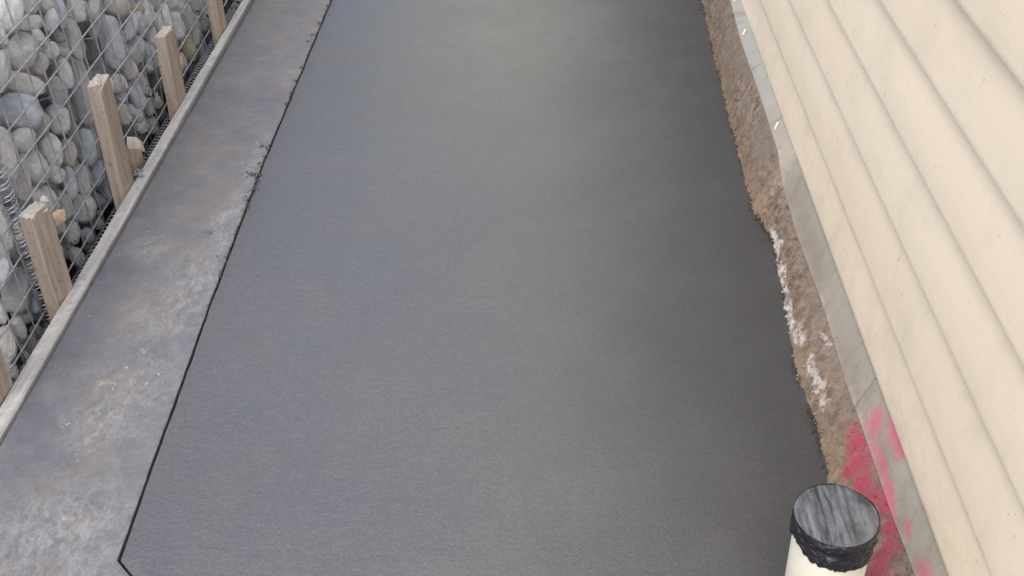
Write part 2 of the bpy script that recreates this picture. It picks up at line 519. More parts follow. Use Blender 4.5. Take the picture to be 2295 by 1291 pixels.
def slab(name, left, right, y0, y1, z, thick, mat, nx, ny, rnd=.006, amp=.0012, seed=0.0, low_right=0.0, ys=None):
    """A poured slab between the lines left(y) and right(y), with eased long edges and a surface that is not quite flat."""
    us = [0, .0, .25, .6, 1.0]
    V, F = [], []
    for j in range(ny + 1):
        y = y0 + (y1 - y0) * (j / ny) ** 1.7
        a, b = left(y), right(y)
        row = [(a, -thick), (a, -rnd), (a + rnd * .3, -rnd * .3), (a + rnd, 0)]
        for i in range(1, nx):
            row.append((a + rnd + (b - a - 2 * rnd) * i / nx, 0))
        row += [(b - rnd, 0), (b - rnd * .3, -rnd * .3), (b, -rnd), (b, -thick)]
        for k, (x, dz) in enumerate(row):
            zz = z + dz
            if 0 < k < len(row) - 1:
                zz += amp * fbm((x + seed, y, seed), 3.5, 3)
            V.append((x, y, zz))
    w = nx + 6
    for j in range(ny):
        for i in range(w):
            a = j * (w + 1) + i
            F.append((a, a + 1, a + w + 2, a + w + 1))
    F.append(tuple(range(w + 1))[::-1]); F.append(tuple(range(ny * (w + 1), (ny + 1) * (w + 1))))
    o = structure(obj(name, (V, [], F), mat, smooth=True))
    md = o.modifiers.new('crisp', 'EDGE_SPLIT'); md.split_angle = math.radians(32)
    return o

JOINT = [(0.9, -.44), (1.16, -.665), (1.263, -.776), (1.297, -.8105), (1.303, -.8112), (2.083, -.838), (2.70, -.853), (4.0, -.857), (9, -.86)]
def jx(y):
    base = float(np.interp(y, [j[0] for j in JOINT], [j[1] for j in JOINT]))
    return base + .0018 * fbm((0, y, 3.3), 6, 3)
GAP = .0046
Y0 = 1.13
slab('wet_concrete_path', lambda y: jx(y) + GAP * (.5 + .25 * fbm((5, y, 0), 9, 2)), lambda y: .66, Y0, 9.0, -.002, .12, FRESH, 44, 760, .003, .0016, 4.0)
slab('cured_concrete_strip', lambda y: -1.157 + .0012 * fbm((1, y, 0), 12, 3), lambda y: jx(y) - GAP * (.5 + .25 * fbm((8, y, 0), 9, 2)), Y0 + .006, 9.0, -.001, .12, CURED, 16, 760, .005, .0012, 9.0)
slab('cured_concrete_apron', lambda y: -1.157, lambda y: .52, -.9, Y0 - .006, -.001, .12, CURED, 40, 60, .008, .0012, 12.0)
# added black strip, standing in for the shade down the open joint
V, F = [], []
NJ = 700
for j in range(NJ + 1):
    y = Y0 + .006 + (8.9 - Y0) * (j / NJ) ** 1.7
    c, hw = jx(y), GAP * (.46 + .16 * fbm((7, y, 1), 16, 3))
    zz = -.0035 + .0018 * fbm((3, y, 2), 22, 3)
    V += [(c - hw, y, -.10), (c - hw, y, zz), (c + hw, y, zz - .0005), (c + hw, y, -.10)]
for j in range(NJ):
    for i in range(3):
        q = j * 4 + i
        F.append((q, q + 1, q + 5, q + 4))
structure(obj('joint_shade_strip', (V, [], F), mat_flat('black_joint_shade', (.010, .010, .013), .8, .15, .3)))
# the earth the slabs were poured on
bm = box_bm(1.80, 9.9, .02, (-.26, 4.05, -.14)); structure(obj('slab_bedding', bm, SOIL))

# ------------------------------------------------------------------ form board along the strip
def form_board():
    V, F = [], []
    ny = 300
    y0, y1 = -.9, 9.0
    for j in range(ny + 1):
        y = y0 + (y1 - y0) * j / ny
        a = -1.199 + .0012 * fbm((2, y, 7), 5, 3)
        b = np.interp(y, [1.5, 2.2, 4.0], [-1.160, -1.163, -1.174]) + .0016 * fbm((3, y, 1), 8, 3)
        zt = .0075 + .0012 * fbm((0, y, 9), 4, 3)
        for x, z in ((a, -.14), (a, zt - .002), (a + .003, zt), (b - .004, zt + .0004), (b, zt - .004), (b + .001, -.14)):
            V.append((x, y, z))
    for j in range(ny):
        for i in range(5):
            q = j * 6 + i
            F.append((q, q + 1, q + 7, q + 6))
    F.append((0, 1, 2, 3, 4, 5)[::-1]); F.append(tuple(range(ny * 6, ny * 6 + 6)))
    o = obj('form_board', (V, [], F), BOARD)
    return tag(o, 'long pale timber form board edging the cured concrete strip', 'board')
form_board()

# ------------------------------------------------------------------ house: footing, grey edge, siding, eave
house = thing('house', 'house with cream lap siding above a soil-stained footing beside the wet path', 'house', (.62, 3.0, 0))

def footing():
    y0, y1, ny, ns = .3, 7.0, 900, 16
    V, F = [], []
    for j in range(ny + 1):
        y = y0 + (y1 - y0) * j / ny
        ex, tz = edge_x(y), top_z(y)
        for i in range(ns + 1):
            s = -.35 + 1.35 * i / ns
            x = ex + (.58 - ex) * s + .006 * math.sin(math.pi * max(s, 0)) * -1
            z = tz * s if s > 0 else .11 * s
            a = .0072 * (1 - max(s, 0) * .55)
            d = a * fbm((x * .6, y, z * .5), 34, 4) + .006 * (1 - max(0, s)) * fbm((2, y, z), 8, 3)
            V.append((x + d, y, z + d * .5))
        V.append((.612, y, tz + .003)); V.append((.70, y, tz + .003))
    w = ns + 2
    for j in range(ny):
        for i in range(w):
            q = j * (w + 1) + i
            F.append((q, q + 1, q + w + 2, q + w + 1))
    o = off(obj('footing', (V, [], F), PARGE, house, smooth=True), house)
    o['label'] = 'rough brown footing with white patches and pink spray paint'
footing()

COURSE, Z0 = .1495, .1545
def siding_x(y, k): return .600 + .0035 * (y - 1.3) + (.007 if k == 0 else 0) * max(0, y - 2.5) / 1.5
# the grey edge above it comes in lengths that butt together
BREAKS = [.3, 1.615, 2.68, 3.02, 3.40, 3.78, 4.3, 7.0]
for k in range(len(BREAKS) - 1):
    a, b = BREAKS[k] + .0015, BREAKS[k + 1] - .0015
    ny = max(6, int((b - a) * 40))
    V, F = [], []
    sh = .0016 * (k % 2) + random.uniform(0, .001)
    for j in range(ny + 1):
        y = a + (b - a) * j / ny
        tz = top_z(y)
        for x, z in ((.596, tz - .012), (.5785 - sh, tz - .002), (.577 - sh, tz + .003), (.580 - sh, tz + .007), (.588 - sh, tz + .007 + .25 * (max(.158, tz + .008) - tz - .007)), (siding_x(y, 0) + .010, max(.158, tz + .008)), (.650, max(.158, tz + .008)), (.650, tz - .012)):
            V.append((x + .0008 * fbm((0, y, 0), 5, 2), y, z))
    for j in range(ny):
        for i in range(8):
            q, r_ = j * 8 + i, j * 8 + (i + 1) % 8
            F.append((q, r_, r_ + 8, q + 8))
    F.append(tuple(range(8))[::-1]); F.append(tuple(range(ny * 8, ny * 8 + 8)))
    o = off(obj('foundation_edge', (V, [], F), STRIP, house, smooth=True), house)
    md = o.modifiers.new('crisp', 'EDGE_SPLIT'); md.split_angle = math.radians(50)

GLINT = mat_flat('bright_glint', (.85, .86, .88), .25, .6, .05, 30, .1)  # small bright lumps standing in for glints of light on the edge
for px in ((1645, 3), (1667, 73), (1698, 184), (1740, 282)):
    p = on(px, 0, .587)
    bm = bmesh.new()
    bmesh.ops.create_uvsphere(bm, u_segments=10, v_segments=6, radius=1)
    for v in bm.verts:
        c = v.co
        v.co = Vector((c.x * .003 + c.z * .005, c.y * .0022 + c.z * .003, c.z * .011))
    o = obj('edge_glint', bm, GLINT, house, smooth=True)
    o.location = Vector(p) + Vector((.0, 0, 0)) - house.location

def siding_board(k):
    y0, y1 = .15, 7.0
    ny = 110
    z0 = Z0 + COURSE * k - (.012 if k == 1 else .004 if k == 2 else 0)
    h = COURSE + (-.012 if k == 0 else .008 if k == 1 else .004 if k == 2 else 0)
    prof = [(.016, .0), (.0030, .0), (.0006, .0012), (.0, .0035), (.0004, .012), (.0040, h * .3), (.0094, h * .6), (.0142, h * .75), (.0205, h * .88), (.0262, h * .97), (.0275, h - .0008), (.035, h - .0008), (.035, 0)]
    V, F = [], []
    m = len(prof)
    for j in range(ny + 1):
        y = y0 + (y1 - y0) * j / ny
        wob = .0013 * fbm((k * 3.1, y, 0), 1.6, 3)
        wz = .0008 * fbm((k * 1.7, y, 4), 1.2, 2)
        for x, z in prof:
            V.append((siding_x(y, k) + x + wob * (1 if .01 < z < h - .01 else .4), y, z0 + z + wz))
    for j in range(ny):
        for i in range(m):
            q, r_ = j * m + i, j * m + (i + 1) % m
            F.append((q, r_, r_ + m, q + m))
    F.append(tuple(range(m))[::-1]); F.append(tuple(range(ny * m, ny * m + m)))
    o = off(obj('siding_board', (V, [], F), SIDING, house, smooth=True), house)
    md = o.modifiers.new('crisp', 'EDGE_SPLIT'); md.split_angle = math.radians(40)
for k in range(11):  # upper courses lie out of view, kept low to let skylight reach the gabion
    siding_board(k)
WALLC = mat_flat('sheathing', (.5, .45, .36), .8, .2)
o = off(obj('wall_core', box_bm(.25, 6.8, 1.75, (.78, 3.58, .865)), WALLC, house), house)
EAVE = mat_flat('painted_soffit', (.70, .66, .56), .6, .3, .1)
off(obj('unseen_eave', box_bm(.50, 6.9, .12, (.76, 3.58, 1.865), .01), EAVE, house), house)  # added above the view, set low to shape the skylight on the gabion

# ------------------------------------------------------------------ gabion wall
GX = -1.283
gab = thing('gabion_wall', 'wire gabion wall filled with pale river cobbles behind the timber stakes', 'gabion wall', (-1.53, 2.9, -.15))
STONES = []
def stone_variant(i):
    bm = bmesh.new()
    bmesh.ops.create_icosphere(bm, subdivisions=4, radius=1)
    s = i * 11.3
    pw = random.uniform(.80, 1.0)
    for v in bm.verts:
        c = v.co
        q = Vector([math.copysign(abs(t) ** pw, t) for t in c])
        d = 1 + .13 * noise.noise(Vector((c.x + s, c.y, c.z)) * 1.1) + .06 * noise.noise(Vector((c.x, c.y + s, c.z)) * 2.3) + .018 * noise.noise(Vector((c.x, c.y, c.z + s)) * 5)
        v.co = q * d
    # a few flat worn faces
    for _ in range(random.randint(0, 2)):
        nrm = Vector((random.gauss(0, 1), random.gauss(0, 1), random.gauss(0, 1))).normalized()
        lim = random.uniform(.82, .93)
        for v in bm.verts:
            t = v.co.dot(nrm)
            if t > lim: v.co -= nrm * (t - lim) * .8
    me = bpy.data.meshes.new('stone')
    # normalise to unit half extents
    lo = Vector([min(v.co[k] for v in bm.verts) for k in range(3)]); hi = Vector([max(v.co[k] for v in bm.verts) for k in range(3)])
    for v in bm.verts:
        v.co = Vector([(v.co[k] - (lo[k] + hi[k]) / 2) / ((hi[k] - lo[k]) / 2) for k in range(3)])
    bm.to_mesh(me); bm.free()
    me.polygons.foreach_set('use_smooth', [True] * len(me.polygons))
    me.materials.append(STONE)
    return me
VAR = [stone_variant(i) for i in range(14)]
TONE = dict(W=(.56, .565, .57), L=(.50, .495, .485), B=(.46, .49, .53), G=(.36, .365, .375), T=(.43, .41, .375), D=(.15, .145, .155), P=(.50, .48, .465), Y=(.40, .35, .24))
def put_stone(cen, axes, radii, tone):
    o = bpy.data.objects.new('stone', random.choice(VAR))
    link(o, gab)
    m = Matrix.Identity(3)
    ex = [Vector(a) for a in axes]
    if ex[0].cross(ex[1]).dot(ex[2]) < 0: ex[2] = -ex[2]
    m = Matrix((ex[0], ex[1], ex[2])).transposed()
    q = m.to_euler()
    o.rotation_euler = q
    o.scale = radii
    o.location = Vector(cen) - gab.location
    c = TONE[tone]
    k = random.uniform(1.2, 1.42)
    o.color = (c[0] * k, c[1] * k, c[2] * k, 1)
    return o

ST = '''22 27 43 27 100 W 0|67 12 22 17 90 T .02|103 10 22 19 90 L .01|136 25 37 13 75 B 0|114 46 27 15 108 W 0|68 53 27 17 160 L .015|95 64 16 13 80 D .03|173 22 26 21 80 L 0|210 18 28 14 100 L 0
215 52 32 13 100 G .01|260 15 30 24 20 T 0|190 64 22 17 40 D .05|166 88 46 18 73 L 0|3 80 24 12 60 W 0|50 115 40 31 110 L 0|86 84 18 13 60 W .01|127 80 17 12 40 G .02|110 112 22 20 60 W 0
141 116 17 10 20 B .005|130 97 22 10 30 T .02|84 142 26 23 90 P 0|5 160 46 16 95 L 0|146 165 33 15 75 W 0|180 205 72 24 78 L .015|248 95 57 27 78 B 0|200 112 28 14 80 D .06
130 208 37 21 80 G .005|53 188 43 23 18 P 0|44 249 47 41 20 B 0|103 226 18 17 0 D .06|129 268 33 25 80 L 0|87 280 30 22 120 T .01|53 314 28 26 150 L 0|163 300 24 14 80 G .01
195 331 41 24 85 B 0|115 338 38 23 80 W 0|152 342 31 20 80 T 0|15 345 60 22 78 P 0|46 408 41 21 80 P .005|77 372 42 27 68 W 0|120 392 23 20 20 L 0|157 410 38 16 82 B 0
187 402 34 17 76 L .005|217 392 32 20 110 B 0|240 430 25 13 65 B .01|100 448 36 25 60 L 0|143 460 34 18 75 G .005|188 467 32 26 100 L 0|217 449 25 15 30 G .015|162 521 27 17 80 L .005
197 527 17 15 40 G 0|220 498 16 13 70 L .005|196 548 17 13 90 D .01|172 575 24 16 60 L 0|223 478 8 7 0 Y 0|193 505 19 9 10 D .03|8 510 50 18 80 P 0|5 570 26 15 80 G .01
36 650 50 31 80 G 0|5 612 33 19 110 B 0|72 676 27 20 80 B 0|2 702 24 12 80 W 0|48 706 24 17 30 G .01|17 773 43 20 85 L 0|42 740 29 16 75 L 0
67 775 24 20 70 G 0|82 742 15 13 60 G .01|57 800 15 10 60 L 0|26 830 19 14 60 T 0|80 708 14 11 30 G .015|292 58 31 15 100 W 0|313 57 29 15 85 B .005|330 32 29 14 85 L 0
308 22 16 15 0 Y .02|355 52 23 11 70 L 0|371 36 27 12 80 W 0|389 8 22 19 60 G 0|397 54 33 14 75 W 0|418 38 35 16 80 T .005|441 15 18 15 60 G 0|455 42 27 12 85 L 0
437 60 31 13 80 P 0|341 84 25 14 75 L 0|318 92 16 12 30 D .03|300 118 37 23 115 L 0|285 155 26 21 60 T 0|330 122 31 18 75 B 0|349 140 17 10 80 L .01|334 153 10 9 30 W 0
423 112 27 17 70 Y 0|431 82 23 15 80 T 0|453 112 27 11 85 T 0|261 186 21 16 100 L 0|277 187 17 8 70 L 0|270 214 19 13 60 G .005|302 209 37 17 65 B 0|318 188 25 13 65 L .005
278 255 25 14 75 T 0|296 250 17 10 60 L .01|309 258 17 12 70 L .005|333 234 25 13 80 T 0|345 222 23 13 60 L .01|360 255 17 14 70 D .005|313 279 21 17 60 L 0|339 281 21 15 80 T 0
345 190 23 18 70 D .02|344 147 16 11 80 L .02|365 160 20 14 80 G .02|380 120 26 15 80 L .02|375 195 20 14 80 T .03|405 140 22 14 70 T .015|430 150 22 13 80 D .01|470 20 20 12 80 G .02|465 75 22 12 85 D .01
230 420 26 18 70 G .03|150 560 22 16 70 G .03|125 505 24 18 60 G .02|120 560 24 18 60 L .02|85 520 30 22 70 G .03|255 330 24 18 70 G .03|240 250 30 20 70 G .02'''
count = 0
for item in ST.replace('\n', '|').split('|'):
    f = item.split()
    cx, cy, a, b, ang = map(float, f[:5]); tone = f[5]; deep = float(f[6])
    th = math.radians(ang)
    rt, dn = R[0], R[1]
    e1 = math.cos(th) * rt + math.sin(th) * dn
    e2 = -math.sin(th) * rt + math.cos(th) * dn
    v = ray((cx, cy)); v = v / np.linalg.norm(v)
    e1 = e1 - v * e1.dot(v); e1 /= np.linalg.norm(e1)
    e2 = e2 - v * e2.dot(v) - e1 * e2.dot(e1); e2 /= np.linalg.norm(e2)
    gx = GX - .04
    kk = random.uniform(.72, .95)
    for _ in range(6):
        p = on((cx, cy), 0, gx)
        d = proj(p)[2]
        ra, rb = a * d / FPX * 1.06, b * d / FPX * 1.06
        rc = min(max(rb * kk, .016), rb * 1.0)
        ext = math.sqrt((ra * e1[0]) ** 2 + (rb * e2[0]) ** 2 + (rc * v[0]) ** 2)
        gx = GX - ext * .93 - .004 - deep
    put_stone(p, (e1, e2, v), (ra, rb, rc), tone)
    count += 1

def free_stone(c, r, tones='LLGWTBPG'):
    e = Euler((random.uniform(0, 6.3), random.uniform(0, 6.3), random.uniform(0, 6.3))).to_matrix()
    return put_stone(c, (e.col[0], e.col[1], e.col[2]), (r * random.uniform(1.05, 1.4), r * random.uniform(.8, 1.0), r * random.uniform(.65, .85)), random.choice(tones))
# the second layer, seen between the first
z = -.10
row = 0
while z < .70 and count < 232:
    y = 1.62 + (.06 if row % 2 else 0)
    while y < 4.25 and count < 232:
        x, py_, dd = proj((-1.42, y, z))
        if -160 < x < 620 and -140 < py_ < 960 and abs(y - 2.20) > .085:
            free_stone((-1.43 + random.uniform(-.025, .02), y + random.uniform(-.025, .025), z + random.uniform(-.02, .02)), random.uniform(.058, .076))
            count += 1
        y += .128
    z += .118; row += 1
# above and beyond the frame the wall goes on
for zz in (.56, .66, .745):
    y = 1.7
    while y < 4.3 and count < 292:
        x, py_, dd = proj((-1.34, y, zz))
        if py_ < -55 or x < -60:
            free_stone((-1.345 - random.uniform(0, .015), y, zz + random.uniform(-.015, .015)), random.uniform(.042, .054))
            count += 1
        y += random.uniform(.115, .14)
structure(obj('earth_bank', box_bm(3.0, 11, .86, (-3.03, 3.6, .27), .02), SOIL))
# unseen soil sheet added behind the stones to stop light leaking through
o = off(obj('fill_backing', box_bm(.03, 3.6, .84, (-1.50, 3.2, .27)), SOIL, gab), gab); o['kind'] = 'stuff'

TILT = .020
GY0, GY1, GZ0, GZ1 = 1.55, 4.45, -.10, .80
def wz(y, k): return .030 + .088 * k + TILT * (y - 2.1)
VY = [1.63, 1.715, 1.80, 1.89, 1.98, 2.068, 2.120, 2.162, 2.255, 2.346, 2.424, 2.499, 2.572, 2.661, 2.747, 2.839, 2.932, 3.03, 3.12, 3.205, 3.289, 3.372, 3.448, 3.54, 3.613, 3.708, 3.79, 3.88, 3.97, 4.06, 4.15, 4.24, 4.33, 4.42]
for k in range(-1, 9):
    pts = []
    for j in range(60):
        y = GY0 + (GY1 - GY0) * j / 59
        pts.append((GX + .0040 + .0022 * fbm((k, y, 0), 3, 3), y, wz(y, k) + .0022 * fbm((k, y, 5), 3, 3)))
    off(obj('horizontal_wire', tube_mesh(pts, .0024, 8), WIRE, gab, smooth=True), gab)
for i, y in enumerate(VY):
    pts = []
    for j in range(14):
        z = GZ0 + (GZ1 - GZ0) * j / 13 + TILT * (y - 2.1)
        pts.append((GX + .0016 * fbm((i, z, 2), 4, 2), y + .004 * fbm((i * 1.3, z, 0), 3, 2), z))
    off(obj('vertical_wire', tube_mesh(pts, .0022, 8), WIRE, gab, smooth=True), gab)
for i, y in enumerate(VY[::2]):
    zt = wz(y, 8) + .004
    off(obj('lid_wire', tube_mesh([(GX + .01, y, zt), (GX - .24, y, zt), (GX - .50, y, zt)], .0019, 6), WIRE, gab), gab)
# ties that run from the face into the fill
for p0, p1 in (((188, 87.5), (209, 85.5)), ((114, 144.5), (133, 139)), ((89, 225), (114, 217.5)), ((216, 150), (227, 148.5)), ((166, 339.5), (185, 331.5))):
    q1 = on(p1, 0, GX - .006); q0 = on(p0, 0, GX - .034)
    off(obj('tie_wire', tube_mesh([q0, (q0 + q1) / 2, q1], .0019, 6), WIRE, gab), gab)
def helix(c0, c1, r, pitch, wire, phase):
    c0, c1 = Vector(c0), Vector(c1)
    ax = (c1 - c0); L = ax.length; ax.normalize()
    u = ax.orthogonal().normalized(); w = ax.cross(u)
    n = int(L / pitch * 18)
    pts = [c0 + ax * (L * i / n) + (u * math.cos(phase + 2 * math.pi * L * i / n / pitch) + w * math.sin(phase + 2 * math.pi * L * i / n / pitch)) * r for i in range(n + 1)]
    return tube_mesh(pts, wire, 6)
for ph in (0, 2.2):
    off(obj('spiral_binder', helix((GX + .002, 2.142, -.12), (GX + .002, 2.142, .80), .0185, .031, .0019, ph), COIL, gab, smooth=True), gab)
off(obj('spiral_binder', helix((GX + .012, 1.60, -.112), (GX + .012, 4.42, -.066), .016, .019, .0014, 0), COIL, gab, smooth=True), gab)

# ------------------------------------------------------------------ stakes
def stake_mesh(sx, sy, z0, z1, rough=.006, seed=0, chop=None):
    """A sawn stake with a battered top; chop lowers the top's corner that lies towards (dx, dy)."""
    bm = box_bm(sx, sy, z1 - z0, (0, 0, (z0 + z1) / 2))
    bmesh.ops.subdivide_edges(bm, edges=bm.edges[:], cuts=5, use_grid_fill=True)
    for v in bm.verts:
        c = v.co
        v.co.x += .0011 * fbm((c.x + seed, c.y, c.z), 14, 3)
        v.co.y += .0011 * fbm((c.x, c.y + seed, c.z), 14, 3)
        if c.z > z1 - .002:
            v.co.z += rough * .45 * fbm((c.x, c.y, seed), 22, 3)
            if chop:
                t = (c.x / sx * chop[0] + c.y / sy * chop[1])
                if t > chop[2]: v.co.z -= chop[3] * (t - chop[2])
            v.co.x *= .95; v.co.y *= .97
    bmesh.ops.bevel(bm, geom=[e for e in bm.edges if e.is_boundary is False and len(e.link_faces) == 2 and e.calc_face_angle(0) > 1.2], offset=.0022, segments=2, profile=.5, affect='EDGES')
    return bm
def stake(y, x, rz, sx, sy, z1, label, seed, chop=None, tilt=(0, 0)):
    t = thing('timber_stake', label, 'stake', (x, y, -.15), rz, 'timber stakes holding the form board')
    t.rotation_euler = (tilt[0], tilt[1], rz)
    bm = stake_mesh(sx, sy, 0, z1 + .15, .007, seed, chop)
    me_o = obj('stake_body', bm, STAKE, t)
    me = me_o.data
    # the top is end grain, a part with a colour of its own
    bm = bmesh.new(); bm.from_mesh(me)
    top = [f for f in bm.faces if f.normal.z > .6 and f.calc_center_median().z > z1 + .15 - .05]
    keep = set(top)
    b2 = bmesh.new()
    mp = {}
    for f in top:
        vs = []
        for v in f.verts:
            if v.index not in mp: mp[v.index] = b2.verts.new(v.co + Vector((0, 0, .0008)))
            vs.append(mp[v.index])
        b2.faces.new(vs)
    obj('end_grain', b2, ENDGRAIN, t)
    bmesh.ops.delete(bm, geom=top, context='FACES')
    bm.to_mesh(me); bm.free()
    return t
s0 = stake(1.742, -1.226, -.05, .038, .080, .27, 'orange-brown timber stake at the left edge of the picture, nearest of the row', 3, None, (0, .04))
s1 = stake(2.108, -1.224, -.26, .038, .066, .255, 'wide timber stake beside the wire coil with a pale wedge at its top', 17, (0.2, -1, .1, .015), (0, .045))
s2 = stake(2.610, -1.226, -.02, .036, .080, .335, 'tallest timber stake, with a chipped top, next to the broken stake end', 29, (1.0, -.6, .45, .05), (0, .045))
s3 = stake(3.152, -1.224, -.03, .034, .090, .240, 'timber stake with a clean square pale top, second from the far end', 41, (1, 1, .8, .06), (0, .045))
s4 = stake(3.725, -1.225, 0, .034, .084, .34, 'farthest timber stake, cut off by the top of the picture', 53, None, (0, .03))
def splinter(parent, loc, size, rot, mat, name='splinter', seed=1):
    bm = bmesh.new()
    bmesh.ops.create_icosphere(bm, subdivisions=2, radius=1)
    for v in bm.verts:
        d = 1 + .35 * noise.noise(v.co * 1.7 + Vector((seed, 0, 0)))
        v.co = Vector((v.co.x * size[0] * d, v.co.y * size[1] * d, v.co.z * size[2] * d))
    o = obj(name, bm, mat, parent)
    o.location = loc; o.rotation_euler = rot
    return o
splinter(s1, (.008, .034, .412), (.009, .007, .011), (.3, .2, .4), PALE, seed=2)
splinter(s1, (.012, .016, .398), (.010, .013, .003), (.2, .5, .1), ENDGRAIN, seed=5)
splinter(s1, (.014, -.022, .394), (.006, .006, .004), (.3, 0, 0), STAKE, seed=7)
splinter(s2, (.010, .046, .448), (.008, .012, .024), (.1, .2, .3), PALE, 'splinter', 9)
splinter(s2, (-.002, .0, .487), (.013, .020, .004), (.1, .15, .3), ENDGRAIN, 'splinter', 12)
splinter(s3, (.016, .053, .265), (.005, .006, .024), (.15, .1, .2), RAW, 'splinter', 21)
splinter(s3, (.010, -.012, .388), (.004, .004, .005), (.15, .1, .2), PALE, 'splinter', 23)

def hull(name, pts, mat, bevel=.0015):
    bm = bmesh.new()
    for p in pts: bm.verts.new(p)
    r_ = bmesh.ops.convex_hull(bm, input=bm.verts)
    bmesh.ops.recalc_face_normals(bm, faces=bm.faces)
    bmesh.ops.bevel(bm, geom=[e for e in bm.edges if len(e.link_faces) == 2 and e.calc_face_angle(0) > .5], offset=bevel, segments=1, affect='EDGES')
    return obj(name, bm, mat)
# pale wedge tucked behind the wide stake
w = hull('wood_wedge', [on(p, 0, x) for p, x in (((116, 478), -1.240), ((126, 469), -1.252), ((145, 469), -1.236), ((148, 494), -1.222), ((128, 509), -1.222), ((120, 490), -1.222), ((126, 505), -1.250), ((146, 490), -1.254))], RAW)
tag(w, 'pale fresh-cut wood wedge sticking out behind the wide stake beside the coil', 'wedge')
# broken stake end behind the tallest stake
bs = thing('broken_stake', 'broken-off stake end with a raw white split top behind the tallest stake', 'stake', (-1.232, 2.745, -.15))
P_ = lambda px, x: Vector(on(px, 0, x)) - bs.location
q = hull('stub', [P_((288, 352), -1.225), (P_((322, 350), -1.222)), P_((288, 332), -1.222), P_((314, 331), -1.222)] + [P_((288, 332), -1.222) + Vector((-.03, 0, 0)), P_((314, 331), -1.222) + Vector((-.03, 0, 0)), Vector((-.02, -.035, .0)), Vector((.012, -.035, .0)), Vector((-.02, .04, 0)), Vector((.012, .04, 0))], STAKE)
q.parent = bs
q = hull('split_top', [P_((286, 334), -1.221), P_((314, 332), -1.221), P_((317, 316), -1.230), P_((305, 306), -1.236), P_((284, 305), -1.24), P_((284, 322), -1.226), P_((327, 342), -1.226), P_((320, 320), -1.236), P_((286, 334), -1.245), P_((314, 332), -1.25)], PALE)
q.parent = bs

# ------------------------------------------------------------------ loose bits
def lump(bm, c, r, seed):
    k = bmesh.ops.create_icosphere(bm, subdivisions=2, radius=1)
    e = Euler((random.uniform(0, 6), random.uniform(0, 6), random.uniform(0, 6))).to_matrix()
    sx, sy, sz = r * random.uniform(.8, 1.4), r * random.uniform(.7, 1.1), r * random.uniform(.5, .9)
    for v in k['verts']:
        d = 1 + .9 * noise.noise(v.co * 1.5 + Vector((seed * 3.7, 0, 0)))
        v.co = e @ Vector((v.co.x * sx * d, v.co.y * sy * d, v.co.z * sz * d)) + Vector(c)
# crumbs of fresh concrete dragged over the joint
bm = bmesh.new()
for i, (px, r_) in enumerate([((588, 327), .006), ((597, 331), .007), ((604, 325), .005), ((580, 366), .006), ((562, 392), .011), ((569, 390), .008), ((575, 395), .007), ((583, 392), .008), ((571, 423), .008), ((565, 429), .007), ((551, 440), .006),
                              ((556, 447), .007), ((555, 461), .007), ((585, 372), .006), ((592, 350), .005), ((578, 405), .006), ((690, 92), .008), ((716, 52), .008), ((735, 12), .008), ((664, 180), .007), ((652, 208), .007), ((699, 78), .007), ((724, 36), .006), ((519, 548), .005), ((508, 575), .005), ((675, 150), .007), ((640, 232), .006)]):
    p = on(px, 2, 0.002); lump(bm, p, r_ * .5, i)
    for q in range(5): lump(bm, (p[0] + random.gauss(0, r_ * .8), p[1] + random.gauss(0, r_ * .9), .001), r_ * random.uniform(.15, .3), i * 7 + q)
for i in range(240):
    y = random.choice((2.3, 2.55, 2.7, 3.2, 3.6, 4.0)) + random.gauss(0, .12)
    lump(bm, (jx(y) + random.gauss(-.002, .004), y, -.001), random.uniform(.0008, .0022), i + 40)
stuff(tag(obj('concrete_crumbs', bm, CRUMB, smooth=True), 'dark crumbs of fresh concrete spilled along the slab joint', 'crumbs'))
# dark crumbs where the slab meets the footing
bm = bmesh.new()
clusters = [((1690, 470), 7, .010), ((1700, 500), 8, .011), ((1719, 525), 8, .010), ((1640, 280), 4, .006), ((1665, 390), 4, .007), ((1785, 825), 7, .008), ((1782, 800), 4, .006), ((1812, 935), 6, .008), ((1828, 962), 8, .009), ((1834, 985), 6, .008), ((1822, 945), 6, .008),
            ((1600, 115), 4, .007), ((1842, 1010), 5, .006), ((1850, 1050), 4, .006), ((1580, 10), 5, .008), ((1740, 560), 4, .006), ((1765, 700), 4, .005)]
for px, n_, r_ in clusters:
    for i in range(n_):
        p = on((px[0] + random.gauss(2, 5), px[1] + random.gauss(0, 12)), 2, .003)
        lump(bm, (edge_x(p[1]) + random.gauss(-.003, .004), p[1], random.uniform(-.003, .003)), r_ * random.uniform(.15, .4), i + px[0])
        for q in range(3): lump(bm, (edge_x(p[1]) + random.gauss(-.004, .005), p[1] + random.gauss(0, .012), 0), r_ * random.uniform(.12, .25), i + q * 9)
for i in range(260):
    y = random.uniform(1.2, 5.5)
    lump(bm, (edge_x(y) + random.gauss(.001, .003), y, -.001), random.uniform(.0012, .0035), i)
DARKC = mat_flat('dark_wet_clod', (.06, .05, .044), .7, .3)
stuff(tag(obj('soil_crumbs', bm, DARKC, smooth=True), 'dark wet crumbs along the foot of the soil-stained footing', 'crumbs'))
# soil crust still clinging to the footing
bm = bmesh.new()
for i in range(900):
    y = 1.2 + 3.2 * random.random() ** 1.5
    s_ = min(1, max(0, random.random() ** 1.7))
    ex, tz = edge_x(y), top_z(y)
    x = ex + (.58 - ex) * s_ - .002
    lump(bm, (x + random.gauss(0, .0015), y, tz * s_ + random.uniform(0, .002)), random.choice((.0016, .002, .0026, .0034, .005)) * random.uniform(.7, 1.1) * (.85 - .3 * s_), i)
crust = off(obj('soil_crust', bm, PARGE, house, smooth=True), house); crust['kind'] = 'stuff'
